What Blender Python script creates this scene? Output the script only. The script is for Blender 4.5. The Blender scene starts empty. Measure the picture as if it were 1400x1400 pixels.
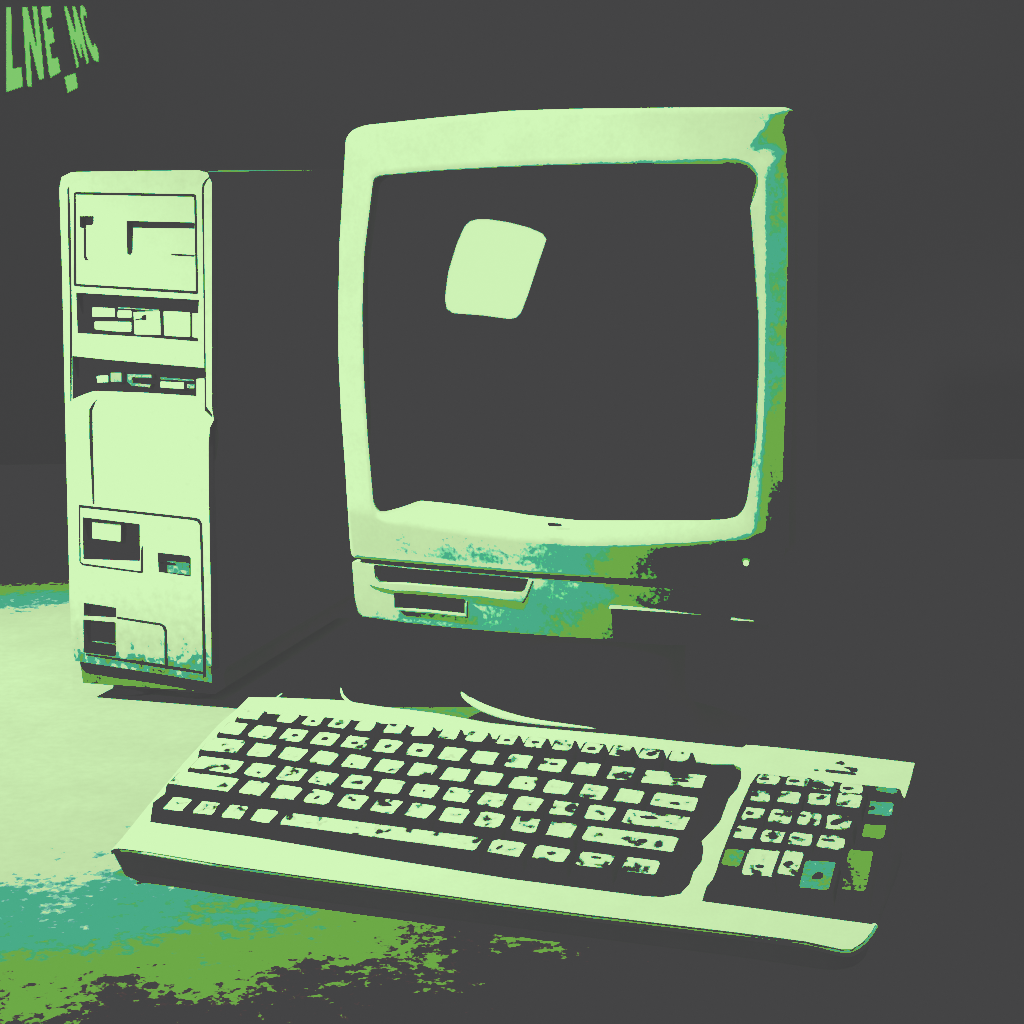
import bpy, bmesh, math, random
from mathutils import Vector, Matrix
from mathutils.geometry import delaunay_2d_cdt
random.seed(7)
C = bpy.context.scene.collection
S = 0.75                                    # survey units -> metres

# ------------------------------------------------------------------ camera survey
F, PITCH, ROLL, CH, SX, SY = 2608.918, 0.10614, -0.00531, 0.56502, 28.049, -196.962
cp, sp, cr, sr = math.cos(PITCH), math.sin(PITCH), math.cos(ROLL), math.sin(ROLL)
r0, up0, FW = Vector((1, 0, 0)), Vector((0, sp, cp)), Vector((0, cp, -sp))
RT = cr * r0 + sr * up0
UP = -sr * r0 + cr * up0
CAM = Vector((0, 0, CH))

class Frame:
    """a thing's own axes: x to its right, y to its back, z up"""
    def __init__(s, o, yaw, tilt=0.0):
        s.o = Vector(o); s.R = Matrix.Rotation(yaw, 3, 'Z') @ Matrix.Rotation(tilt, 3, 'X')
        s.Ri = s.R.transposed()
    def ray(s, p):
        d = FW + RT * ((p[0] - 700 - SX) / F) - UP * ((p[1] - 700 - SY) / F)
        return s.Ri @ (CAM - s.o), s.Ri @ d
    def hit(s, p, axis, off):
        c, d = s.ray(p); t = (off - c[axis]) / d[axis]
        return c + t * d
    def matrix(s):
        m = s.R.to_4x4(); m.translation = s.o * S
        return m
TOWER = Frame((-0.48957, 1.99378, 0), -0.28132)
MON = Frame((-0.16374, 1.72728, 0.15223), -0.31344, 0.02292)
KB = Frame((-0.33778, 1.47992, 0.02609), -0.32539, 0.2476)
WORLD = Frame((0, 0, 0), 0)

# ------------------------------------------------------------------ materials
TINT = (0.66, 1.0, 0.53)
def material(name, col, rough=0.6, grain=0.10, scale=260, spec=0.0, stain=0.0, bump=0.0):
    m = bpy.data.materials.new(name); m.use_nodes = True
    nt = m.node_tree; b = nt.nodes['Principled BSDF']
    b.inputs['Roughness'].default_value = rough
    b.inputs['Specular IOR Level'].default_value = spec
    tc = nt.nodes.new('ShaderNodeTexCoord')
    n = nt.nodes.new('ShaderNodeTexNoise'); n.inputs['Scale'].default_value = scale
    n.inputs['Detail'].default_value = 4; n.inputs['Roughness'].default_value = 0.7
    nt.links.new(tc.outputs['Object'], n.inputs['Vector'])
    mr = nt.nodes.new('ShaderNodeMapRange')
    mr.inputs['From Min'].default_value = 0.3; mr.inputs['From Max'].default_value = 0.7
    mr.inputs['To Min'].default_value = 1 - grain; mr.inputs['To Max'].default_value = 1 + grain
    nt.links.new(n.outputs['Fac'], mr.inputs['Value'])
    n2 = nt.nodes.new('ShaderNodeTexNoise'); n2.inputs['Scale'].default_value = scale / 7
    n2.inputs['Detail'].default_value = 3
    nt.links.new(tc.outputs['Object'], n2.inputs['Vector'])
    mr2 = nt.nodes.new('ShaderNodeMapRange')
    mr2.inputs['From Min'].default_value = 0.3; mr2.inputs['From Max'].default_value = 0.7
    mr2.inputs['To Min'].default_value = 1 - grain * .8; mr2.inputs['To Max'].default_value = 1 + grain * .8
    nt.links.new(n2.outputs['Fac'], mr2.inputs['Value'])
    mu = nt.nodes.new('ShaderNodeMath'); mu.operation = 'MULTIPLY'
    nt.links.new(mr.outputs[0], mu.inputs[0]); nt.links.new(mr2.outputs[0], mu.inputs[1])
    sc = nt.nodes.new('ShaderNodeVectorMath'); sc.operation = 'SCALE'
    sc.inputs[0].default_value = col
    nt.links.new(mu.outputs[0], sc.inputs['Scale'])
    nt.links.new(sc.outputs[0], b.inputs['Base Color'])
    if bump:
        bp = nt.nodes.new('ShaderNodeBump'); bp.inputs['Strength'].default_value = bump
        bp.inputs['Distance'].default_value = 0.002
        nt.links.new(n.outputs['Fac'], bp.inputs['Height']); nt.links.new(bp.outputs[0], b.inputs['Normal'])
    return m
def tint(v): return (v * TINT[0], v * TINT[1], v * TINT[2])
PLASTIC = material('pale_plastic', tint(0.80), 0.65, 0.07, 420)
CHIN = material('bezel_plastic', tint(0.80), 0.65, 0.12, 300)
KEYCAP = material('keycap_plastic', tint(0.80), 0.6, 0.10, 500)
def blotches(m, scale, lo, hi, low):
    """random darker patches in the base colour"""
    nt = m.node_tree; tc = next(n for n in nt.nodes if n.type == 'TEX_COORD'); pb = nt.nodes['Principled BSDF']
    n = nt.nodes.new('ShaderNodeTexNoise'); n.inputs['Scale'].default_value = scale; n.inputs['Detail'].default_value = 3
    r = nt.nodes.new('ShaderNodeMapRange'); r.inputs['From Min'].default_value = lo; r.inputs['From Max'].default_value = hi
    r.inputs['To Min'].default_value = low
    v = nt.nodes.new('ShaderNodeVectorMath'); v.operation = 'SCALE'
    nt.links.new(tc.outputs['Object'], n.inputs['Vector']); nt.links.new(n.outputs['Fac'], r.inputs['Value'])
    nt.links.new(pb.inputs['Base Color'].links[0].from_socket, v.inputs[0]); nt.links.new(r.outputs[0], v.inputs['Scale'])
    nt.links.new(v.outputs[0], pb.inputs['Base Color'])
blotches(KEYCAP, 105, 0.355, 0.45, 0.12)
SHADED_SKIRT = material('shaded_keycap_side', tint(0.045), 0.7, 0.1, 400, 0.05)  # shade on the key sides, put into a dark colour
MIDTONE = material('midtone_plastic', tint(0.30), 0.7, 0.25, 260)  # one darker plastic tone with coarse grain
DESK = material('desk_laminate', tint(0.205), 0.8, 0.17, 120, 0.02)
DARK = material('dark_plastic', (0.034, 0.034, 0.035), 0.8, 0.1, 200, 0.05)
BLACK = material('recess_shade_and_print', (0.032, 0.032, 0.032), 0.9, 0.1, 200, 0.0)  # shade of grooves and recesses put into black; also used for print
WALL = material('dark_wall', (0.012, 0.012, 0.0121), 0.9, 0.02, 20, 0.0)
HOUSING = material('shaded_housing', tint(0.10), 0.7, 0.1, 200, 0.05)  # unlit cabinet, housing and base: shade put into a darker colour

# the tower's front: same plastic, darker and blotchy towards the floor
FRONT = material('graded_front_plastic', tint(0.80), 0.65, 0.10, 300)
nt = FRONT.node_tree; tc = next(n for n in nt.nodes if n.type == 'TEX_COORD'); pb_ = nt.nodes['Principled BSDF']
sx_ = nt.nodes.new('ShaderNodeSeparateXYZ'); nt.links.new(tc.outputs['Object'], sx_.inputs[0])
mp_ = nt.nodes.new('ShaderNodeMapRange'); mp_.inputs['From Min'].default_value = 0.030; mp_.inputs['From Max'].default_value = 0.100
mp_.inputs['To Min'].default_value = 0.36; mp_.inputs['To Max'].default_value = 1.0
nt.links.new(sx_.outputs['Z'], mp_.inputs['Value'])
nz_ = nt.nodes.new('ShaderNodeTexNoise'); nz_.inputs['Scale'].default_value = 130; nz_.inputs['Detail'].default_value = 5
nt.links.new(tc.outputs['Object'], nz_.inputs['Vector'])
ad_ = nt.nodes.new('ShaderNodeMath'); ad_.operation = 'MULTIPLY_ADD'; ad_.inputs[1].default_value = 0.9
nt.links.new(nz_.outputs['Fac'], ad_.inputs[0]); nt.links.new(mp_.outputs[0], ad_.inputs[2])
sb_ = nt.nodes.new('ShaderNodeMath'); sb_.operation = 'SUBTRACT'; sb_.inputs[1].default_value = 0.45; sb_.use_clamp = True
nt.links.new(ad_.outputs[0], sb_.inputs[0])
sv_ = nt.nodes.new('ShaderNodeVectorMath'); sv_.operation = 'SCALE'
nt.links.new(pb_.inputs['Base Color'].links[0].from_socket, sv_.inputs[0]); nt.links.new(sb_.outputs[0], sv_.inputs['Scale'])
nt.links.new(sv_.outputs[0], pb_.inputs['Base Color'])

GLASS = bpy.data.materials.new('screen_glass'); GLASS.use_nodes = True
b = GLASS.node_tree.nodes['Principled BSDF']
b.inputs['Base Color'].default_value = (0.014, 0.014, 0.015, 1)
b.inputs['Roughness'].default_value = 0.02
b.inputs['IOR'].default_value = 1.9
def emitter(name, rgb, strength):
    m = bpy.data.materials.new(name); m.use_nodes = True; nt = m.node_tree
    nt.nodes.clear(); e = nt.nodes.new('ShaderNodeEmission'); o = nt.nodes.new('ShaderNodeOutputMaterial')
    e.inputs['Color'].default_value = (*rgb, 1); e.inputs['Strength'].default_value = strength
    nt.links.new(e.outputs[0], o.inputs[0]); return m

# ------------------------------------------------------------------ object helpers
def tag(o, label=None, cat=None, group=None, kind=None):
    if label: o['label'] = label
    if cat: o['category'] = cat
    if group: o['group'] = group
    if kind: o['kind'] = kind
    return o
def empty(name, fr, label, cat, group=None):
    o = bpy.data.objects.new(name, None); C.objects.link(o); o.matrix_world = fr.matrix()
    o.empty_display_size = 0.05
    return tag(o, label, cat, group)
def obj(name, bm, mats, parent=None, smooth=False, scale=S):
    if not isinstance(mats, (list, tuple)): mats = [mats]
    bmesh.ops.scale(bm, vec=(scale,) * 3, verts=bm.verts)
    me = bpy.data.meshes.new(name); bm.to_mesh(me); bm.free()
    for m in mats: me.materials.append(m)
    if smooth:
        for p in me.polygons: p.use_smooth = True
    o = bpy.data.objects.new(name, me); C.objects.link(o)
    if parent: o.parent = parent
    return o

def area2(loop):
    return sum(loop[i - 1][0] * loop[i][1] - loop[i][0] * loop[i - 1][1] for i in range(len(loop)))
def inside(p, l):
    r = False
    for i in range(len(l)):
        (x0, y0), (x1, y1) = l[i - 1][:2], l[i][:2]
        if (y0 > p[1]) != (y1 > p[1]) and p[0] < (x1 - x0) * (p[1] - y0) / (y1 - y0) + x0: r = not r
    return r
def plate(bm, outer, holes, put, d0, d1, bev=0.0, mi=0, wall_mi=0, rim=None, grid=0.0):
    """slab with real openings: 2-D loops (a,b), put(a,b,depth)->3-D. d0 is the visible face, d1 the far one"""
    co, ed = [], []
    for l in [outer] + holes:
        k = len(co); co += [Vector(p[:2]) for p in l]
        ed += [(k + i, k + (i + 1) % len(l)) for i in range(len(l))]
    if grid:
        xs, ys = [p[0] for p in outer], [p[1] for p in outer]
        x = min(xs) + grid * .5
        while x < max(xs):
            y = min(ys) + grid * .5
            while y < max(ys):
                if inside((x, y), outer): co.append(Vector((x, y)))
                y += grid
            x += grid
    V, _, Fc, *_r = delaunay_2d_cdt(co, ed, [], 0, 1e-6)
    keep = []
    for f in Fc:
        c = sum((V[i] for i in f), Vector((0, 0))) / len(f)
        if inside(c, outer) and not any(inside(c, h) for h in holes): keep.append(f)
    A, B = {}, {}
    for i in {i for f in keep for i in f}:
        A[i] = bm.verts.new(put(V[i].x, V[i].y, d0)); B[i] = bm.verts.new(put(V[i].x, V[i].y, d1))
    edges = {}
    for f in keep:
        n = bm.faces.new([A[i] for i in f]); n.material_index = mi
        bm.faces.new([B[i] for i in reversed(f)]).material_index = mi
        for i in range(len(f)): edges[(f[i], f[(i + 1) % len(f)])] = True
    for (i, j) in edges:
        if (j, i) not in edges:
            mid = (V[i] + V[j]) / 2
            out_ = min(((mid - Vector(p[:2])).length for p in outer)) < 0.012 if rim else False
            bm.faces.new((A[j], A[i], B[i], B[j])).material_index = mi if out_ else wall_mi
    bmesh.ops.recalc_face_normals(bm, faces=bm.faces)
def inset(loop, d):
    """shrink material side of a loop (ccw outer, cw hole) by d"""
    n = len(loop); out = []
    for i in range(n):
        p0, p1, p2 = Vector(loop[i - 1]), Vector(loop[i]), Vector(loop[(i + 1) % n])
        e1, e2 = p1 - p0, p2 - p1
        if e1.length < 1e-9 or e2.length < 1e-9: out.append(tuple(p1)); continue
        n1, n2 = Vector((-e1.y, e1.x)).normalized(), Vector((-e2.y, e2.x)).normalized()
        m = n1 + n2
        m = m / max(m.length_squared, 0.5) * 2 if m.length > 1e-6 else n1
        out.append(tuple(p1 + m * d))
    return out
def rounded(loop, r, seg=4):
    n = len(loop); out = []
    for i in range(n):
        p0, p1, p2 = Vector(loop[i - 1]), Vector(loop[i]), Vector(loop[(i + 1) % n])
        a, b = p0 - p1, p2 - p1
        k = min(r, a.length * .45, b.length * .45)
        A, B = p1 + a.normalized() * k, p1 + b.normalized() * k
        for s in range(seg + 1):
            t = s / seg
            out.append(tuple(A * (1 - t) ** 2 + p1 * 2 * t * (1 - t) + B * t * t))
    return out
def spline(pts, n, closed=True):
    """Catmull-Rom resample"""
    m = len(pts); out = []
    rng = m if closed else m - 1
    P = lambda i: Vector(pts[i % m]) if closed else Vector(pts[max(0, min(m - 1, i))])
    for i in range(rng):
        a, b, c, d = P(i - 1), P(i), P(i + 1), P(i + 2)
        for s in range(n):
            t = s / n
            out.append(0.5 * ((2 * b) + (c - a) * t + (2 * a - 5 * b + 4 * c - d) * t * t + (3 * b - a - 3 * c + d) * t ** 3))
    if not closed: out.append(Vector(pts[-1]))
    return out
def box(bm, lo, hi, mi=0):
    x0, y0, z0 = lo; x1, y1, z1 = hi
    v = [bm.verts.new(p) for p in ((x0, y0, z0), (x1, y0, z0), (x1, y1, z0), (x0, y1, z0), (x0, y0, z1), (x1, y0, z1), (x1, y1, z1), (x0, y1, z1))]
    for q in ((3, 2, 1, 0), (4, 5, 6, 7), (0, 1, 5, 4), (1, 2, 6, 5), (2, 3, 7, 6), (3, 0, 4, 7)):
        f = bm.faces.new([v[i] for i in q]); f.material_index = mi
def lathe(bm, prof, cx, cy, seg=64, ax=1.0, ay=1.0):
    rings = []
    for r, z in prof:
        rings.append([bm.verts.new((cx + r * ax * math.cos(2 * math.pi * i / seg), cy + r * ay * math.sin(2 * math.pi * i / seg), z)) for i in range(seg)])
    for A, B in zip(rings, rings[1:]):
        for i in range(seg): bm.faces.new((A[i - 1], A[i], B[i], B[i - 1]))
    bm.faces.new(rings[0][::-1]); bm.faces.new(rings[-1])
def tube(bm, pts, r, seg=10):
    rings = []
    for i, p in enumerate(pts):
        t = (pts[min(i + 1, len(pts) - 1)] - pts[max(i - 1, 0)]).normalized()
        a = t.orthogonal().normalized() if i == 0 else (a - t * a.dot(t)).normalized()
        b2 = t.cross(a)
        rr = r[i] if isinstance(r, list) else r
        rings.append([bm.verts.new(p + (a * math.cos(k * 2 * math.pi / seg) + b2 * math.sin(k * 2 * math.pi / seg)) * rr) for k in range(seg)])
    for A, B in zip(rings, rings[1:]):
        for k in range(seg): bm.faces.new((A[k - 1], A[k], B[k], B[k - 1]))
    bm.faces.new(rings[0][::-1]); bm.faces.new(rings[-1])

# ================================================================== setting
bm = bmesh.new(); box(bm, (-6, -1.0, -0.04), (6, 3.6, 0.0)); o = obj('desk_surface', bm, DESK)
tag(o, kind='structure')
bm = bmesh.new(); box(bm, (-8, 3.6, -2.0), (8, 3.7, 4)); o = obj('wall', bm, WALL)
tag(o, kind='structure')

# ================================================================== tower
T = empty('computer_tower', TOWER, 'tall pale computer tower with drive bays standing left of the monitor', 'computer tower')
tput = lambda a, b, d: (a, d, b)
def tp(pts, off=0.0):
    out = []
    for p in pts:
        h = TOWER.hit(p, 1, off); out.append((h.x, h.z))
    return out
FACE = 0.0
front = [(81, 258), (84, 242), (98, 235), (180, 233.5), (272, 232.5), (284, 236), (290, 250), (290, 400), (290, 560), (292.5, 574),
         (287, 585), (285, 610), (286, 700), (288, 800), (290, 934), (200, 919), (103, 904), (98, 885), (95, 800), (92.5, 700), (90, 600), (88, 514), (85, 371)]
groove_l = [(92, 258), (94.5, 254), (96.5, 300), (98, 400), (99, 470), (98.3, 490), (98, 549), (96, 549), (95.5, 480), (95, 400), (93, 320)]
groove_r = [(275.8, 262), (277, 252), (281, 246), (287, 241), (289, 241), (283, 247), (279.5, 254), (278.5, 262), (279.5, 350), (281, 480), (282, 556), (290, 566), (290.5, 571), (280, 561), (279, 480), (277.5, 350)]
bay_1 = [(101, 263.5), (104, 262.5), (266, 265.5), (268.5, 268), (271, 401), (269, 402), (102, 391.5), (100.5, 388)]
bay_2 = [(104, 400), (272, 410), (271, 428), (263, 428), (263, 461), (270.5, 462), (270.5, 467), (200, 461), (130, 457), (106, 455.5)]
bay_3 = [(98.8, 486.5), (150, 492), (279.5, 503), (279.8, 517), (268.5, 518), (268.5, 541.5), (200, 537), (128.5, 534.5), (113, 540), (99, 546)]
groove_m = [(134, 546), (131, 549), (126.5, 561), (127, 600), (129.6, 689), (126.5, 689), (124, 640), (122, 600), (121.8, 560), (128, 550), (132, 546)]
line_top = [(107.5, 690), (268, 708), (273, 710), (276.5, 716), (278, 760), (282, 925), (278, 925), (274.5, 770), (273, 718), (270, 713), (262, 711), (113, 694.5), (109.8, 694), (110.5, 768), (113, 770), (192, 781), (193, 750), (195.5, 745), (195.8, 783), (191, 783.5), (112, 773), (108.5, 768)]
bay_4 = [(113, 707), (191, 716.5), (191.5, 767), (114, 764.5)]
badge = [(215.5, 755.5), (258, 760), (260.8, 763), (260.8, 788.5), (217, 782)]
sq_1 = [(114.5, 824), (158.8, 831), (158.8, 844.2), (114.5, 841.5)]
sq_2 = [(114, 847), (158, 851), (158, 897.5), (115, 892)]
line_low = [(160, 843), (221, 852.5), (226, 856), (228.3, 862), (229, 910), (277, 918.5), (277, 921.5), (224, 913.5), (118, 895.7), (118, 894), (225.5, 909), (225, 864), (222, 857), (218, 855), (160, 846)]
bm = bmesh.new()
plate(bm, tp(front), [tp(l) for l in (groove_l, groove_r, bay_1, bay_2, bay_3, groove_m, line_top, bay_4, badge, sq_1, sq_2, line_low)], tput, 0.0, 0.011, wall_mi=1)
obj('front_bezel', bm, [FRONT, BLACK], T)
# tray behind every opening, its deep shade put into black
bm = bmesh.new(); W_, H_ = 0.163, 0.553
box(bm, (0.004, 0.0112, 0.040), (W_ - 0.004, 0.020, H_ - 0.006)); obj('bay_tray', bm, BLACK, T)
# cabinet
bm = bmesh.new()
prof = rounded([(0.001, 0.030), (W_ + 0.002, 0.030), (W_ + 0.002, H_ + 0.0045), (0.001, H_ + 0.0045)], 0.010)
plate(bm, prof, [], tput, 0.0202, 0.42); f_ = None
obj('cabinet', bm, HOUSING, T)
# bright lip of the top panel running back
bm = bmesh.new()
a_ = [TOWER.hit(p, 0, W_ - 0.002) for p in ((300, 237.5), (470, 233))]
box(bm, (0.012, 0.012, H_ + 0.0047), (W_ - 0.004, 0.415, H_ + 0.0068)); obj('top_panel', bm, PLASTIC, T)
def tplate(name, pts, d0, d1, mat, holes=(), parent=T, bev=0.0005, r=0):
    bm = bmesh.new(); l = tp(pts, d0)
    if r: l = rounded(l, r)
    plate(bm, l, [tp(h, d0) for h in holes], tput, d0, d1, wall_mi=1)
    return obj(name, bm, [mat, BLACK], parent)
d1p = [(103.5, 266), (265.5, 269), (267.8, 398), (104.8, 388)]
latch = [(108.8, 295.5), (128, 295.5), (128, 304), (126, 307.5), (118.5, 307.5), (117.5, 312), (118, 350), (120, 354.5), (123, 356), (116.5, 356), (114.5, 352), (114.3, 312), (109.5, 311)]
slot = [(173, 302), (265.8, 304.3), (265.8, 312.5), (181.8, 311.3), (181.3, 345), (178, 349), (174, 347)]
slit = [(234, 346.8), (266, 348.5), (266.3, 351), (245, 350), (234, 348.8)]
o = tplate('drive_panel', d1p, 0.0008, 0.010, PLASTIC, (latch, slot, slit))
for nm, q, m in (('drive_button', [(126, 420), (157, 421.5), (157, 433.5), (126, 433)], PLASTIC),
              ('drive_button', [(161, 424), (180, 424.5), (180, 434.5), (160.5, 434)], PLASTIC),
              ('indicator_strip', [(161, 419.5), (218, 423.3), (218, 425.8), (200, 424.5), (181, 422.8), (161, 422)], MIDTONE),
              ('drive_button', [(129, 439.5), (179.5, 440), (179.5, 454), (150, 452.5), (129.5, 450)], PLASTIC),
              ('drive_button', [(223.5, 425), (260, 427), (260, 461), (224.5, 459)], PLASTIC)):
    tplate(nm, q, 0.0015, 0.0105, m, r=0.0015)
tplate('drive_door', [(182.5, 426.5), (218.8, 425.5), (219.5, 458), (184, 457)], 0.0015, 0.0105, PLASTIC, ([(195, 431), (200, 430.5), (200.5, 437), (197, 438), (193, 437), (184, 438.5), (184, 436.8), (193, 435)],))
for nm, q, m in (('switch_button', [(132, 514), (148, 513), (148, 522.5), (133, 523)], PLASTIC),
              ('switch_button', [(150.5, 509.5), (166, 509), (167, 523), (151, 522.5)], MIDTONE),
              ('switch_button', [(219, 521.5), (251.5, 522.8), (251.5, 531.8), (219, 529.8)], PLASTIC),
              ('indicator_strip', [(219, 515.3), (266, 519), (266, 521.5), (219, 519)], MIDTONE),
              ('switch_button', [(255, 524.5), (266.5, 525), (266.5, 531.5), (255, 531)], MIDTONE)):
    tplate(nm, q, 0.0015, 0.0105, m, r=0.001)
tplate('key_lock', [(173.5, 511), (207, 512), (208, 517), (181, 516), (181.5, 523.5), (206, 525.5), (205, 530), (180, 527.5), (173.5, 522)], 0.0015, 0.0105, MIDTONE)
tplate('drive_flap', [(126, 713.5), (165.5, 717), (164.5, 740.5), (126, 736)], 0.002, 0.0105, PLASTIC)
tplate('badge', [(216, 757.5), (259, 762.5), (259.6, 786.5), (217.5, 781)], 0.003, 0.0105, MIDTONE,
       ([(217.5, 766.5), (240, 770.5), (240, 773), (217.5, 771.5)],))
tplate('drive_lever', [(126, 875.5), (157, 879.5), (157, 881.8), (126, 877.7)], 0.003, 0.0105, MIDTONE)
# plinth and feet
bm = bmesh.new()
zb = 0.030
top = [(0.003, 0.004), (W_ - 0.001, 0.004), (W_ - 0.001, 0.41), (0.003, 0.41)]
bot = [(0.006, 0.0035), (W_ - 0.002, 0.0035), (W_ - 0.004, 0.40), (0.010, 0.40)]
vt = [bm.verts.new((a, b_, 0.0385)) for a, b_ in top]; vb = [bm.verts.new((a, b_, 0.016)) for a, b_ in bot]
for i in range(4): bm.faces.new((vt[i - 1], vt[i], vb[i], vb[i - 1]))
bm.faces.new(vt); bm.faces.new(vb[::-1]); bmesh.ops.recalc_face_normals(bm, faces=bm.faces)
obj('plinth', bm, material('plinth_plastic', tint(0.19), 0.8, 0.18, 160), T)
for x, y in ((0.050, 0.02), (W_ - 0.045, 0.03), (0.05, 0.36), (W_ - 0.045, 0.36)):
    bm = bmesh.new(); lathe(bm, [(0.020, 0.0), (0.024, 0.004), (0.022, 0.0158)], x, y + 0.018, 24); obj('foot', bm, DARK, T)

# ================================================================== monitor
M = empty('monitor', MON, 'boxy pale cathode ray monitor with a dark curved screen on a swivel base', 'monitor')
MW, MH, MX, MZ = 0.40, 0.4545, 0.20, 0.26
def depth(x, z):
    u = (x - MX) / 0.2
    y = 0.016 * u * u + 0.006 * ((z - MZ) / 0.2) ** 2
    kz = max(0.0, min(1.0, (0.088 - z) / 0.045)); y += kz * 0.13 * max(0.0, x - 0.21)   # chin sweeps back to the right
    k = max(0.0, min(1.0, (z - 0.405) / 0.02)); k = k * k * (3 - 2 * k)
    xf = 0.362 + 0.8 * max(0, z - 0.425)
    y += (1 - k) * 0.61 * max(0, x - 0.377) + k * 0.22 * max(0, x - xf)            # right flank of the bezel turns away
    if z < 0.093: y += 0.235 * (0.093 - max(z, 0.05)) + 0.09 * max(0, 0.05 - z)             # chin leans under
    return y
def mh(p, extra=0.0):
    y = 0.01
    for _ in range(12):
        h = MON.hit(p, 1, y + extra); y = depth(h.x, h.z)
    return Vector((h.x, h.y, h.z))
outer = [(470, 215), (471, 190), (479, 178), (497, 171.5), (590, 162), (690, 152.5), (780, 149.5), (900, 148), (1000, 147), (1070, 147), (1078, 150), (1078, 180), (1080, 260),
         (1080, 350), (1078, 450), (1077, 560), (1073, 680), (1068, 790), (1066, 806), (1055, 809), (980, 804), (886, 797.5), (800, 791), (720, 785.5), (620, 777), (560, 772), (500, 767), (484, 765), (479, 759), (477, 740), (471, 640), (465, 560), (461.5, 480), (461.5, 410), (463, 330)]
crease = [(509.5, 255), (511, 246), (516, 241.5), (525, 239.5), (600, 233.5), (680, 229), (760, 225.5), (880, 223.5), (960, 224.5), (1012, 227), (1030, 233), (1038, 246), (1041, 290),
          (1042, 380), (1042, 440), (1040.5, 540), (1036.5, 650), (1030, 722), (1026, 732), (1016, 738), (950, 740), (860, 741), (780, 739), (700, 733), (640, 726), (580, 716), (530, 707), (517, 702), (511, 690), (503, 600), (498, 520), (495.5, 430), (498, 350)]
glass = [(511, 256), (512, 247), (517, 242.5), (526, 240.5), (600, 234.5), (680, 230), (760, 226.5), (880, 224.5), (960, 225.5), (1005, 228), (1022, 234), (1032, 243), (1019, 289),
         (1027, 370), (1033, 430), (1034, 500), (1029, 600), (1016, 680), (1011, 691), (1000, 699), (950, 706), (860, 711.5), (790, 711.5), (720, 704), (650, 690), (582, 675), (530, 696), (521, 697), (514, 688), (505, 600), (499, 520), (496.5, 430), (499.5, 350)]
def resample(pts, n, cx=760, cy=470):
    """one point of the outline per direction round (cx,cy)"""
    out = []
    for i in range(n):
        a = 2 * math.pi * i / n; d = Vector((math.cos(a), math.sin(a))); best = None
        for k in range(len(pts)):
            p, q = Vector(pts[k - 1]), Vector(pts[k]); e = q - p
            den = d.x * e.y - d.y * e.x
            if abs(den) < 1e-9: continue
            w = p - Vector((cx, cy))
            t = (w.x * e.y - w.y * e.x) / den; s = (w.x * d.y - w.y * d.x) / den
            if t > 0 and -1e-6 <= s <= 1 + 1e-6 and (best is None or t > best): best = t
        out.append((cx + d.x * best, cy + d.y * best))
    return out
def smoothloop(pts): return [tuple(v) for v in spline(pts, 3)]
N = 720
# angles concentrated nothing fancy: 0.5 degree steps
O = resample(rounded(outer, 5, 3), N); K_ = resample(rounded(crease, 6, 3), N); G = resample(rounded(glass, 3, 2), N)
bm = bmesh.new()
rings = []
def ring(fn):
    rings.append([bm.verts.new(fn(i)) for i in range(N)])
def back(i, s, y):                                     # outer wall going back
    h = mh(O[i]); c = Vector((MX, 0, 0.25)); v = Vector((h.x - c.x, 0, h.z - c.z)); v.normalize()
    return Vector((h.x - v.x * s, h.y + y, h.z - v.z * s))
ring(lambda i: back(i, 0.004, 0.040))
ring(lambda i: back(i, 0.0, 0.030))
ring(lambda i: back(i, -0.0006, 0.006))
ring(lambda i: back(i, 0.0003, 0.0015))
for t in (0.03, 0.12, 0.25, 0.4, 0.55, 0.7, 0.85, 1.0):
    ring(lambda i: mh((O[i][0] * (1 - t) + K_[i][0] * t, O[i][1] * (1 - t) + K_[i][1] * t)) if t < 1 else mh(K_[i]))
REC = 0.020
def gl(i):
    return mh(G[i], REC)
ring(lambda i: (mh(K_[i]) * .5 + gl(i) * .5))
ring(gl)
ring(lambda i: gl(i) + Vector((0, 0.03, 0)))
for A, B in zip(rings, rings[1:]):
    for i in range(N): bm.faces.new((A[i - 1], A[i], B[i], B[i - 1]))
bmesh.ops.recalc_face_normals(bm, faces=bm.faces)
bz = obj('bezel', bm, CHIN, M, smooth=True)
# curved tube glass, a little behind the opening
def gdepth(x, z): return 0.021 + 0.25 * (((x - MX) ** 2) * .55 + ((z - 0.26) ** 2) * .55)
bm = bmesh.new(); NX, NZ = 48, 44; grid = []
for j in range(NZ + 1):
    grid.append([bm.verts.new((0.008 + 0.388 * i / NX, gdepth(0.008 + 0.388 * i / NX, 0.080 + 0.355 * j / NZ), 0.080 + 0.355 * j / NZ)) for i in range(NX + 1)])
for j in range(NZ):
    for i in range(NX): bm.faces.new((grid[j][i], grid[j][i + 1], grid[j + 1][i + 1], grid[j + 1][i]))
obj('screen', bm, GLASS, M, smooth=True)
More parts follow.
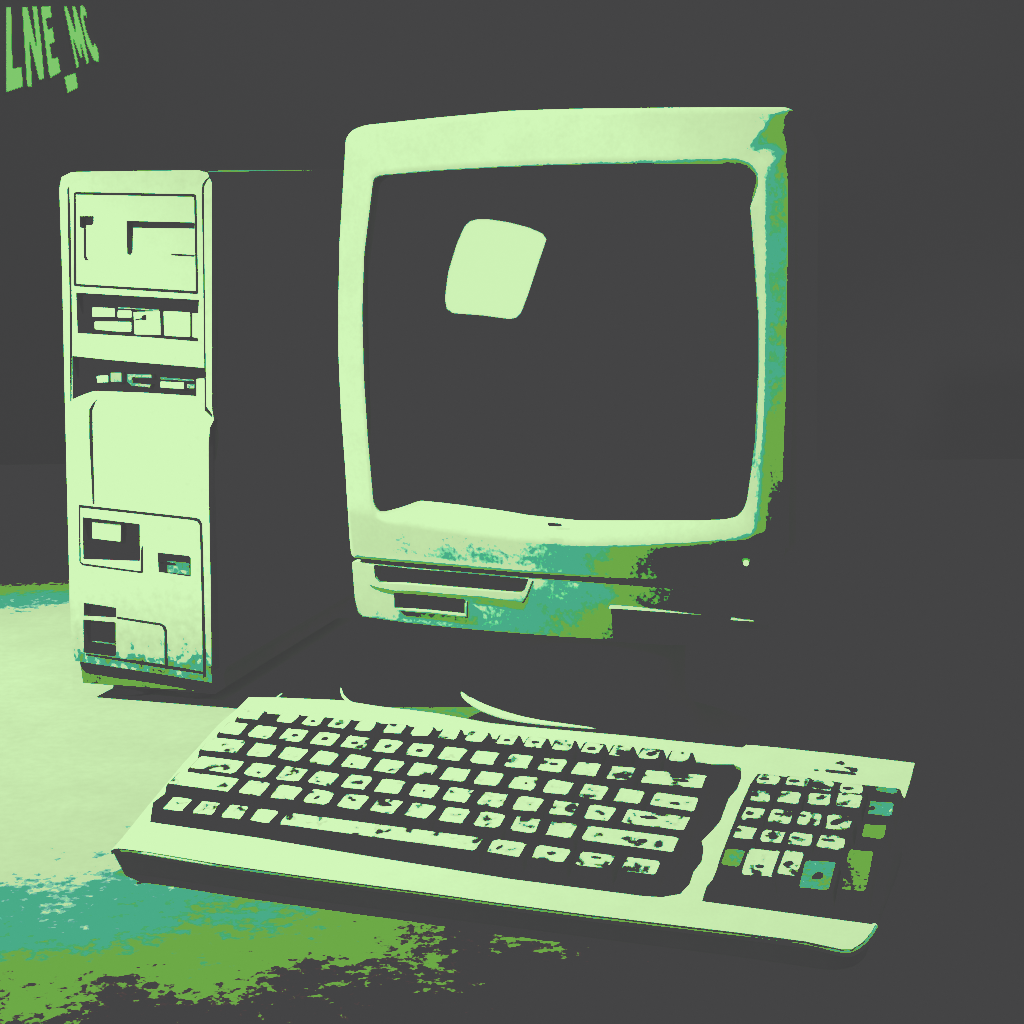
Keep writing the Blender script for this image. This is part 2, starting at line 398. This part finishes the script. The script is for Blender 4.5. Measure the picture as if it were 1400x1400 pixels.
# lower control panel
def mplate(name, pts, extra, thick, mat, holes=(), r=0.0, bev=0.0, parent=M, ns=1):
    bm = bmesh.new()
    def dens(l):
        out = []
        for i in range(len(l)):
            p, q = Vector(l[i - 1]), Vector(l[i]); n = max(1, int((q - p).length / 25))
            out += [tuple(p.lerp(q, k / n)) for k in range(1, n + 1)]
        return out
    def loc(l):
        out = []
        for p in l:
            h = mh(p, extra); out.append((h.x, h.z))
        return out
    L = loc(dens(pts))
    if r: L = rounded(L, r, 2)
    plate(bm, L, [loc(dens(h)) for h in holes], lambda a, b_, d: (a, depth(a, b_) + d, b_), extra, extra + thick, bev, grid=0.007)
    return obj(name, bm, mat, parent)
panel = [(481, 769), (484, 768), (500, 770), (560, 776), (620, 781), (720, 790), (800, 795.5), (886, 802), (980, 808), (1060, 814), (1060, 874), (1030, 882), (900, 880), (780, 872), (650, 861), (560, 852), (496, 843), (489.5, 837), (485, 820)]
slot_a = [(512, 772.5), (560, 777.5), (640, 784), (722, 792), (717, 806), (711, 810.5), (640, 805), (560, 798.5), (519, 796), (514, 788)]
slot_b = [(539, 811), (590, 815), (635, 820), (635, 839.5), (590, 835), (540, 831)]
mplate('control_panel', panel, 0.0008, 0.026, CHIN, (slot_a, slot_b))
bm = bmesh.new(); box(bm, (0.012, 0.0462, 0.0), (0.375, 0.0502, 0.062)); obj('slot_backing', bm, BLACK, M)
# lit ledges under the two recesses
def ledge(name, pts_px, w, h, extra=-0.001, mat=PLASTIC):
    bm = bmesh.new(); P = [mh(p, extra) for p in pts_px]
    A = [bm.verts.new(p + Vector((0, 0.006, h * .5))) for p in P]; B = [bm.verts.new(p + Vector((0, -0.003, -h * .1))) for p in P]
    D_ = [bm.verts.new(p + Vector((0, 0.004, -h * .6))) for p in P]
    for i in range(len(P) - 1):
        for X, Y in ((A, B), (B, D_), (D_, A)): bm.faces.new((X[i], X[i + 1], Y[i + 1], Y[i]))
    bm.faces.new((A[0], B[0], D_[0])); bm.faces.new((A[-1], D_[-1], B[-1]))
    bmesh.ops.recalc_face_normals(bm, faces=bm.faces)
    return obj(name, bm, mat, M)
def trim(name, pts, mat, out=0.0025, extra=-0.0004):
    return mplate(name, pts, extra, 0.0012, mat, bev=0.0)
trim('slot_ledge', [(500, 772), (511, 773.5), (513, 790), (519, 797), (560, 799.3), (640, 806), (711, 811.5), (717.5, 807), (723, 793.5), (728, 794), (720, 815), (714, 823.5), (640, 815), (560, 808), (540, 808), (515, 803), (502, 798)], PLASTIC)
trim('slot_ledge', [(545, 832), (590, 836.2), (635.8, 841), (637.3, 822), (639, 822), (638, 844), (632, 843.5), (590, 838.6), (545, 835)], PLASTIC)
ledge('door_edge', [(833, 830), (900, 835), (968, 840)], 0.002, 0.0026, extra=-0.004)
ledge('door_edge', [(999, 846), (1014, 847.5), (1032, 848)], 0.003, 0.004, extra=-0.012)
trim('door_edge', [(999, 844.6), (1024, 847), (1030, 844.5), (1031, 830), (1033.5, 830), (1033.5, 847), (1027, 850), (999, 847.4)], PLASTIC)
bm = bmesh.new(); h = mh((1020, 770), -0.0035)
bmesh.ops.create_uvsphere(bm, u_segments=16, v_segments=10, radius=0.0026, matrix=Matrix.Translation(h)); obj('power_light', bm, emitter('lit_power_light', TINT, 0.7), M, True)
mplate('maker_mark', [(749, 715), (767, 716), (768, 719), (764, 720), (758, 719.5), (751, 719.5), (749, 718)], -0.0012, 0.001, BLACK, bev=0)
# housing behind
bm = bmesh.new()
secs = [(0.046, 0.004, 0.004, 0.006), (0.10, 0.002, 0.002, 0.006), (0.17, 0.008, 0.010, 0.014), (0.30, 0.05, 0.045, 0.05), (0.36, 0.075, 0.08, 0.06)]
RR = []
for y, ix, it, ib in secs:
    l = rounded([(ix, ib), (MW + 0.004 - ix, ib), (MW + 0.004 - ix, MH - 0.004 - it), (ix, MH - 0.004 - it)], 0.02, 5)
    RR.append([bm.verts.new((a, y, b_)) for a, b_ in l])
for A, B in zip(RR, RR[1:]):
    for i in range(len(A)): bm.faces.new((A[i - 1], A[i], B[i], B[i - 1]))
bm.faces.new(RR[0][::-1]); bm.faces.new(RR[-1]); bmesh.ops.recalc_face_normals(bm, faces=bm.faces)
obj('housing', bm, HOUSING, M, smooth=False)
# brow corner at upper right
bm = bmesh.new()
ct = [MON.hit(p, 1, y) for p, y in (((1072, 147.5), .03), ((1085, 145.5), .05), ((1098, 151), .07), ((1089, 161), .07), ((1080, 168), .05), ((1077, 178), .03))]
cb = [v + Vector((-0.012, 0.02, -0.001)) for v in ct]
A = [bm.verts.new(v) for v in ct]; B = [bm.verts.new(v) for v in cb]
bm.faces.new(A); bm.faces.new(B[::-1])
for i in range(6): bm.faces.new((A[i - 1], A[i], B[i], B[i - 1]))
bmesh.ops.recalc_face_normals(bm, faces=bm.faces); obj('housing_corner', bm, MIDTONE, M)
# swivel base: sits on the desk (monitor frame is raised 0.152)
bm = bmesh.new(); Z0 = -MON.o.z
cxb, cyb = 0.205, 0.125
lathe(bm, [(0.12, Z0 + 0.0005), (0.125, Z0 + 0.006), (0.122, Z0 + 0.014), (0.10, Z0 + 0.024), (0.075, Z0 + 0.03), (0.06, Z0 + 0.06), (0.06, Z0 + 0.10), (0.062, -0.004), (0.064, 0.004)], cxb, cyb, 96, 1.25, 1.2)
base = obj('swivel_base', bm, HOUSING, M, smooth=True)
def rim(pts, rad, z=0.02, name='lit_base_rim'):  # lit stretches of the rim, put in as pale beads
    P = []
    for p in pts:
        w = WORLD.hit(p, 2, z); P.append(MON.Ri @ (w - MON.o))
    sp_ = spline([tuple(q) for q in P], 8, False)
    n = len(sp_); rr = [rad * max(0.08, math.sin(math.pi * (0.03 + 0.94 * i / (n - 1))) ** .7) for i in range(n)]
    bm = bmesh.new(); tube(bm, sp_, rr); obj(name, bm, PLASTIC, base, True)
rim([(631, 947), (640, 956), (665, 970), (700, 982), (745, 990), (815, 997)], 0.0042, 0.062)
rim([(466, 940), (469, 951), (478, 960), (492, 965), (512, 968)], 0.0016)
rim([(386, 948), (378, 955), (368, 960)], 0.0012)

# ================================================================== keyboard
K = empty('keyboard', KB, 'pale full-size keyboard with two dark key wells lying in front of the monitor', 'keyboard')
kput = lambda a, b_, d: (a, b_, d)
def kp(pts, off=0.0):
    return [tuple(KB.hit(p, 2, off)[:2]) for p in pts]
shell = [(155, 1161), (151, 1166), (160, 1172) , (300, 1181), (400, 1195.5), (500, 1209), (600, 1222.5), (680, 1234), (800, 1250), (900, 1262), (1000, 1274), (1100, 1287), (1150, 1298), (1165, 1298), (1180, 1288), (1191, 1275), (1197, 1264),
         (960, 1232), (966, 1212), (974, 1203), (979, 1192), (985, 1172), (1010, 1108), (1026, 1072), (1036, 1058), (1225, 1078), (1237, 1092), (1244, 1070), (1251, 1043),  # right rim of the pad left out; its shade is cut into the outline
         (1150, 1031), (1030, 1018.5), (1020, 1018), (1015, 1022), (930, 1013.5), (850, 1005), (743, 996), (671, 989), (600, 976), (573, 972.5), (519, 966), (466, 957.5), (380, 954), (340, 953.5), (326, 968), (300, 990), (250, 1045), (200, 1105), (168, 1145)]
shell = shell[:2] + [(153, 1163)] + shell[3:] if False else [(152, 1163), (156, 1160), (162, 1159.5), (200, 1164)] + shell[3:]
well = [(311, 998), (350, 981), (357, 975), (440, 980), (560, 993), (700, 1014), (850, 1031), (975, 1045), (1003, 1045), (1013, 1050), (1013, 1064), (1008, 1078), (996, 1092), (990, 1108), (985, 1122), (975, 1134), (959, 1150), (962, 1160), (959, 1178), (948, 1192), (943, 1208), (930, 1222), (905, 1226.5), (880, 1225), (700, 1202), (500, 1170), (350, 1145), (205, 1124), (209, 1097), (232, 1080), (262, 1050), (286, 1024)]  # right edge cut to the scalloped shadow of the keys
shellL, wellL = kp(shell), kp(well)
bm = bmesh.new()
plate(bm, shellL, [wellL], kput, 0.0, -0.0035, 0.0008)
obj('top_shell', bm, PLASTIC, K)
# rolled front lip
lip = [(168, 1160.5), (200, 1164.5), (300, 1181), (400, 1195.5), (500, 1209), (600, 1222.5), (680, 1234), (800, 1250), (900, 1262), (1000, 1274), (1100, 1287), (1150, 1298), (1165, 1298), (1180, 1288), (1191, 1275), (1197, 1264)]
bm = bmesh.new(); P = [Vector(p) + Vector((0, -0.0022, 0)) for p in spline([tuple(KB.hit(p, 2, -0.0032)) for p in lip], 6, False)]; tube(bm, P, 0.0029, 12); obj('front_lip', bm, PLASTIC, K, True)
# lower case, its front shade put into a dark colour: from just under the shell down to the desk, undercut at the front
bm = bmesh.new()
hullp = [(152, 1164), (163, 1161.5), (200, 1166), (300, 1183), (400, 1198), (680, 1236), (1000, 1276), (1150, 1299), (1180, 1289), (1197, 1266), (1240, 1092), (1250, 1044), (1030, 1019.5), (850, 1006.5), (671, 990.5), (466, 959), (342, 955), (326, 969), (250, 1046), (168, 1146)]
hl = rounded(kp(hullp, -0.0036), 0.008, 4)
if area2(hl) < 0: hl = hl[::-1]
t_ = [bm.verts.new((a, b_, -0.0036)) for a, b_ in hl]
def down(a, b_):
    w = KB.o + KB.R @ Vector((a, b_, -0.0036)); w.z = 0.0004
    w = KB.Ri @ (w - KB.o); return w
c0 = Vector((0.3, 0.12))
bt = [bm.verts.new(down(c0.x + (a - c0.x) * .975, c0.y + (b_ - c0.y) * .95 )) for a, b_ in hl]
for i in range(len(t_)): bm.faces.new((t_[i - 1], t_[i], bt[i], bt[i - 1]))
for v_ in (bt,): bm.faces.new(v_[::-1])
bm.faces.new(t_)
# sink the deck so the key wells are real recesses
bmesh.ops.recalc_face_normals(bm, faces=bm.faces)
obj('lower_case', bm, DARK, K)
# keys ---------------------------------------------------------------
KT = 0.0085                                  # height of the key tops above the shell
P_ = 0.0295
nkeys = 0
def key(cx, cy, w, d, ang=0.0, legend=None, wear=1.0, mat=None, jit=1.7):
    """one keycap: skirt with its shade in a dark colour, slightly dished pale top"""
    global nkeys
    nkeys += 1
    bm = bmesh.new(); ca, sa = math.cos(ang), math.sin(ang)
    def loop(hw, hd, z, r, oy, j=0.0):
        l = rounded([(-hw, -hd), (hw, -hd), (hw, hd), (-hw, hd)], r, 3)
        out = []
        for a, b_ in l:
            a += random.uniform(-j, j); b_ += oy + random.uniform(-j, j)
            out.append(bm.verts.new((cx + a * ca - b_ * sa, cy + a * sa + b_ * ca, z)))
        return out
    hw, hd = w / 2, d / 2; ang += random.uniform(-.035, .035); ca, sa = math.cos(ang), math.sin(ang)
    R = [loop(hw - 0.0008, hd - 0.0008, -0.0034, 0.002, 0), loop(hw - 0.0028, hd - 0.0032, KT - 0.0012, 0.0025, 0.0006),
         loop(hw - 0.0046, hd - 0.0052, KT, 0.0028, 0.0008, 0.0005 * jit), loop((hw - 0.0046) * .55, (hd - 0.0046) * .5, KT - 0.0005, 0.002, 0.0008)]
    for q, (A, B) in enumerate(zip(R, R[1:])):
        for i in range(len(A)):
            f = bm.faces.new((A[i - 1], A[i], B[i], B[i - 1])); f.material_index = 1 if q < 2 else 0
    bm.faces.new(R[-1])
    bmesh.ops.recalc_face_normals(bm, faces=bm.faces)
    o = obj('key', bm, [mat or KEYCAP, SHADED_SKIRT], K)
    if legend:
        lx, ly, lw, lh = legend
        bm = bmesh.new()
        l = []
        for i in range(12):
            a = i * math.pi / 6; rr = random.uniform(.8, 1.15)
            l.append((cx + lx + math.cos(a) * lw * rr + math.sin(a) * lh * .5, cy + ly + math.sin(a) * lh * rr))
        plate(bm, l, [], kput, KT + 0.0004, KT - 0.0004)
        obj('legend', bm, BLACK, o)
def row(pa, ua, pb, ub, units, d=P_, legends=None):
    """keys of one row; pa/pb are surveyed points of the row at unit positions ua/ub"""
    A, B = KB.hit(pa, 2, KT), KB.hit(pb, 2, KT)
    s = (B.x - A.x) / (ub - ua); e = (B.y - A.y) / (ub - ua); ang = math.atan2(e, s)
    x = units[0]
    for i, w in enumerate(units[1]):
        if w > 0:
            um = x + w / 2
            key(A.x + s * (um - ua), A.y + e * (um - ua), s * w, d, ang, (legends or {}).get(i))
        x += abs(w)
row((340, 977), 0.5, (961, 1038), 17.0, (0.0, [1.15, -.35] + [1] * 4 + [-.1] + [1] * 4 + [-.1] + [1] * 7), d=P_ * .88,
    legends={3: (0, 0, .0022, .0012), 6: (0, .001, .003, .0012), 12: (0, 0, .003, .0015), 13: (0, .001, .003, .0015), 15: (0, 0, .0035, .0025), 16: (0, 0, .003, .002), 17: (.001, .001, .0035, .003)})
row((359, 1001), 1.5, (964, 1071), 14.87, (0.05, [.95] + [1] * 12 + [2]), legends={3: (0, .0015, .0028, .0024), 4: (-.001, 0, .0028, .0022), 5: (0, .001, .0026, .0026), 6: (0, 0, .003, .002), 2: (.001, .001, .003, .002), 10: (0, .003, .004, .0012), 13: (.005, .0, .007, .0016)})
row((357, 1026), 2.0, (953, 1101), 14.87, (0.05, [1.45] + [1] * 12 + [1.5]), legends={4: (-.003, -.003, .001, .001), 13: (.001, -.001, .004, .0013), 9: (.002, .001, .001, .001)})
row((851, 1116), 12.88, (941, 1127), 14.87, (0, [-12.75, 2.25]), legends={1: (-.006, .003, .007, .0016)})
row((352, 1053), 2.2, (851, 1116), 12.88, (0.05, [1.7] + [1] * 11), legends={4: (0, .002, .001, .001), 6: (0, .001, .001, .001)})
row((345, 1078), 2.7, (925, 1156), 14.87, (0.05, [2.2] + [1] * 10 + [2.75]), legends={4: (0, .003, .0018, .0012), 5: (0, .003, .004, .001), 3: (-.002, 0, .001, .003), 11: (.01, .0, .004, .0022)})
row((384, 1119), 3.88, (901, 1188), 14.87, (0.1, [.94, .92, .92, .92, 6.2, 1.25, 1.25, 1.25, 1.25]), d=P_ * .95, legends={5: (-.006, .001, .001, .003), 6: (0, .002, .003, .0018), 7: (0, .004, .004, .001)})
# numeric pad
def pad(px, w=1.0, d=1.0, legend=None, mat=None):
    h = KB.hit(px, 2, KT); key(h.x, h.y, P_ * w * .93, P_ * d, 0.0, legend, mat=mat or PADCAP)
dim = material('shaded_keycap', tint(0.42), 0.6, 0.22, 300)  # pad keys in shade: darker copies of the keycap colour
dim2 = material('deep_shaded_keycap', tint(0.33), 0.6, 0.18, 300)
PADCAP = material('pad_keycap', tint(0.78), 0.6, 0.12, 400); blotches(PADCAP, 120, 0.37, 0.46, 0.10)
for p in ((1050, 1066), (1090, 1069), (1124, 1074), (1164, 1079)): pad(p, .95, .8, (-.003, .001, .004, .0016))
pad((1212, 1081), .95, .6, None, dim)
pad((1040, 1089), .9, .9, (-.007, .002, .003, .002)); pad((1079, 1091), .95, .9); pad((1120, 1093), .95, .9, (0, .002, .003, .0006)); pad((1160, 1095), 1.0, 1.0); pad((1204, 1106), 1.0, 1.0, (-.007, 0, .002, .002), dim)
pad((1029, 1114), .9, .95, (-.003, .002, .003, .002)); pad((1067, 1117), .95, .95, (-.003, .004, .003, .001)); pad((1106, 1120), .95, .95, (-.006, .004, .003, .001)); pad((1147, 1125), 1, 1, (-.002, .001, .0035, .004)); pad((1195, 1137), 1.0, 1.0, None, dim2)
pad((1018, 1139), .9, .9, (-.007, .003, .004, .002)); pad((1056, 1144), .95, .9, (-.001, .004, .003, .001)); pad((1094, 1148), .95, .9, (-.004, .002, .003, .001)); pad((1137, 1152), 1.05, .95, (-.003, .003, .005, .001))
pad((1002, 1173), .85, 1.1, None, dim2); pad((1040, 1180), 1.15, 1.5, (0, -.004, .003, .0016)); pad((1081, 1181), .85, 1.4, (-.002, 0, .003, .003)); pad((1118, 1197), 1.15, 1.55, (0, 0, .003, .004), dim)
pad((1172, 1190), 1.0, 2.1, None, dim2)
print('KEYS', nkeys)
# emblem on the upper right of the shell: a small bird-like peak above lines of print
def kmark(pts, mat=BLACK, name='emblem', parent=K):
    bm = bmesh.new(); plate(bm, kp(pts, 0.0005), [], kput, 0.0006, 0.0001); return obj(name, bm, mat, parent)
em = kmark([(1142, 1043), (1148, 1041), (1150, 1040), (1153, 1042), (1155, 1044), (1151, 1045), (1147, 1044)])
kmark([(1128, 1053), (1130, 1052), (1150, 1054), (1169, 1056.5), (1170, 1059), (1150, 1057), (1130, 1055)], parent=em, name='print_line')
kmark([(1154, 1049), (1160, 1049), (1172, 1050), (1172, 1054), (1164, 1055), (1160, 1051)], parent=em, name='print_line')
kmark([(1113, 1051.5), (1119, 1051.5), (1119, 1053.5), (1113, 1053.5)], MIDTONE, parent=em, name='print_line')

# ================================================================== wall lettering
LET = emitter('glowing_green', (0.2415, 0.3645, 0.1463), 1.0)  # letters glow on their own; no lamp gives them this tone
def wp(pts, y=3.598):
    return [WORLD.hit(p, 1, y) for p in pts]
Z = lambda x, y: (x / 7.0, y / 7.0)
letters = {
 'L': [(60, 65), (108, 65), (112, 400), (125, 655), (208, 640), (220, 830), (60, 885)],
 'N': [(215, 65), (262, 65), (360, 500), (312, 60), (355, 60), (395, 400), (425, 750), (378, 770), (280, 360), (308, 800), (300, 835), (262, 825)],
 'E': [(392, 65), (482, 55), (497, 165), (440, 180), (462, 285), (505, 262), (524, 400), (478, 425), (500, 565), (555, 545), (582, 690), (487, 745), (470, 700)],
 '_': [(618, 735), (725, 695), (748, 840), (650, 890)],
 'M': [(613, 60), (640, 60), (732, 340), (694, 60), (722, 62), (790, 300), (855, 600), (832, 612), (765, 380), (790, 545), (775, 560), (715, 400), (690, 330), (760, 640), (735, 650)],
 'C': [(766, 60), (785, 48), (815, 75), (836, 150), (832, 172), (808, 140), (800, 170), (830, 300), (893, 455), (905, 410), (930, 450), (950, 540), (945, 600), (900, 580), (830, 420), (775, 180)]}
grp = empty('wall_lettering', WORLD, 'green slanted LNE_MC lettering high on the dark wall at left', 'lettering')
for k_, pts in letters.items():
    P = wp([Z(*p) for p in pts])
    bm = bmesh.new(); plate(bm, [(p.x, p.z) for p in P], [], lambda a, b_, d: (a, d, b_), 3.594, 3.599)
    obj('letter', bm, LET, grp)

# ================================================================== lamps
def spot(name, loc, target, power, size, blend, radius, col=(1, 1, 1)):
    l = bpy.data.lights.new(name, 'SPOT'); l.energy = power; l.spot_size = math.radians(size); l.spot_blend = blend
    l.shadow_soft_size = radius; l.color = col
    o = bpy.data.objects.new(name, l); C.objects.link(o)
    o.location = Vector(loc) * S
    o.rotation_euler = (Vector(target) - Vector(loc)).to_track_quat('-Z', 'Y').to_euler()
    return o
def world(fr, v): return fr.o + fr.R @ Vector(v)
spot('monitor_lamp', (-0.95, 0.2, 1.0), world(MON, (0.100, 0, 0.31)), 49, 20.6, 0.75, 0.03)
spot('overhead_lamp', (-0.25, 1.0, 2.3), (0.05, 1.5, 0), 54, 70, 0.5, 0.02)
spot('desk_lamp', (-1.35, 1.93, 1.05), (-0.64, 1.92, 0.0), 130, 66, 1.0, 0.02)
spot('tower_fill_spot', (-1.25, 0.55, 0.98), world(TOWER, (0.08, 0, 0.32)), 24, 24, 0.9, 0.02)  # added spot that brightens the tower front
spot('wall_fade_spot', (0.1, 2.5, 1.9), (0.15, 3.6, 0.25), 22, 120, 1.0, 0.1)  # added spot, brightens the wall centre so its corners fade

# a bright window behind the camera, seen in the curved glass
WINSHAPE = [(652, 300), (668, 300), (695, 304), (722, 311), (741, 319), (747, 327), (735, 362), (722, 402), (712, 428), (706, 434), (697, 436), (660, 431), (620, 428), (611, 422), (608.5, 408), (613, 372), (625, 333), (635, 310), (642, 303)]
def reflect_to(plane_y, p):
    c, d = MON.ray(p); y = 0.022
    for _ in range(20):
        t = (y - c.y) / d.y; h = c + t * d; y = gdepth(h.x, h.z)
    e = 1e-4
    n = Vector((-(gdepth(h.x + e, h.z) - gdepth(h.x - e, h.z)) / (2 * e), 1, -(gdepth(h.x, h.z + e) - gdepth(h.x, h.z - e)) / (2 * e))).normalized()
    rdir = d - 2 * d.dot(n) * n
    o_, r_ = world(MON, h), MON.R @ rdir
    t = (plane_y - o_.y) / r_.y
    return o_ + t * r_
PYW = -1.2
W4 = [reflect_to(PYW, p) for p in WINSHAPE]
print('window', [tuple(round(q, 2) for q in v) for v in W4[::4]])
bm = bmesh.new(); bm.faces.new([bm.verts.new(v) for v in W4]); o = obj('window', bm, emitter('window_daylight', (TINT[0], TINT[1], TINT[2]), 8.0))
tag(o, kind='structure')

# ================================================================== world, camera, grading
w = bpy.data.worlds.new('World'); bpy.context.scene.world = w; w.use_nodes = True
w.node_tree.nodes['Background'].inputs[0].default_value = (1, 1, 1, 1)
w.node_tree.nodes['Background'].inputs[1].default_value = 0.16
cam = bpy.data.cameras.new('camera'); co = bpy.data.objects.new('camera', cam); C.objects.link(co)
cam.sensor_width = 36; cam.lens = 36 * F / 1400; cam.shift_x = -SX / 1400; cam.shift_y = SY / 1400
cam.clip_end = 100
m = Matrix((( RT.x, UP.x, -FW.x, 0), (RT.y, UP.y, -FW.y, 0), (RT.z, UP.z, -FW.z, 0), (0, 0, 0, 1))); m.translation = CAM * S
co.matrix_world = m
sc = bpy.context.scene; sc.camera = co
sc.view_settings.view_transform = 'Standard'; sc.view_settings.look = 'None'; sc.view_settings.exposure = 0; sc.view_settings.gamma = 1
sc.cycles.use_denoising = True
sc.cycles.max_bounces = 4; sc.cycles.diffuse_bounces = 0
# tone curves: the photograph is printed in four tones (grey, leaf green, teal, pale green)
lin = lambda v: ((v / 255 + 0.055) / 1.055) ** 2.4 if v > 10 else v / 255 / 12.92
T1, T2, T3 = 0.20, 0.27, 0.36
tones = [(68, 108, 72, 190, 209), (68, 170, 172, 222, 247), (69, 70, 136, 164, 185)]
mini = [None, (T3, 0.578), (T2, 0.150)]
vs = sc.view_settings; vs.use_curve_mapping = True; cm = vs.curve_mapping
cm.clip_min_x = 0; cm.clip_max_x = 1; cm.extend = 'HORIZONTAL'
for ch in range(3):
    k = TINT[ch]; dk, gr, tl, pl, pb = [lin(v) for v in tones[ch]]
    e = 0.004
    pts = [(0.0, dk * .80), (0.0032, dk), (T1 * k - e, dk), (T1 * k, gr), (T2 * k - e, gr), (T2 * k, tl)]
    if ch == 2: pts[-1:] = [(T2 * k, 0.150), (T2 * k + .006, 0.150), (T2 * k + .009, tl)]
    pts += [(T3 * k - e, tl)]
    if ch == 1: pts += [(T3 - 0.003, 0.5), (T3 + .0, 0.578), (T3 + .009, .578), (T3 + .013, pl)]
    elif ch == 0: pts += [(T3 * k, .21), (T3 * k + .008, .21), (T3 * k + .012, pl)]
    else: pts += [(T3 * k, pl)]
    pts += [(min(.98, 0.62 * k), (pl + pb) / 2), (min(.99, 0.9 * k), pb)]
    c = cm.curves[ch]
    c.points[0].location = pts[0]; c.points[1].location = (1.0, pb)
    for p in pts[1:]: c.points.new(*p)
    for p in c.points: p.handle_type = 'VECTOR'
cm.update()
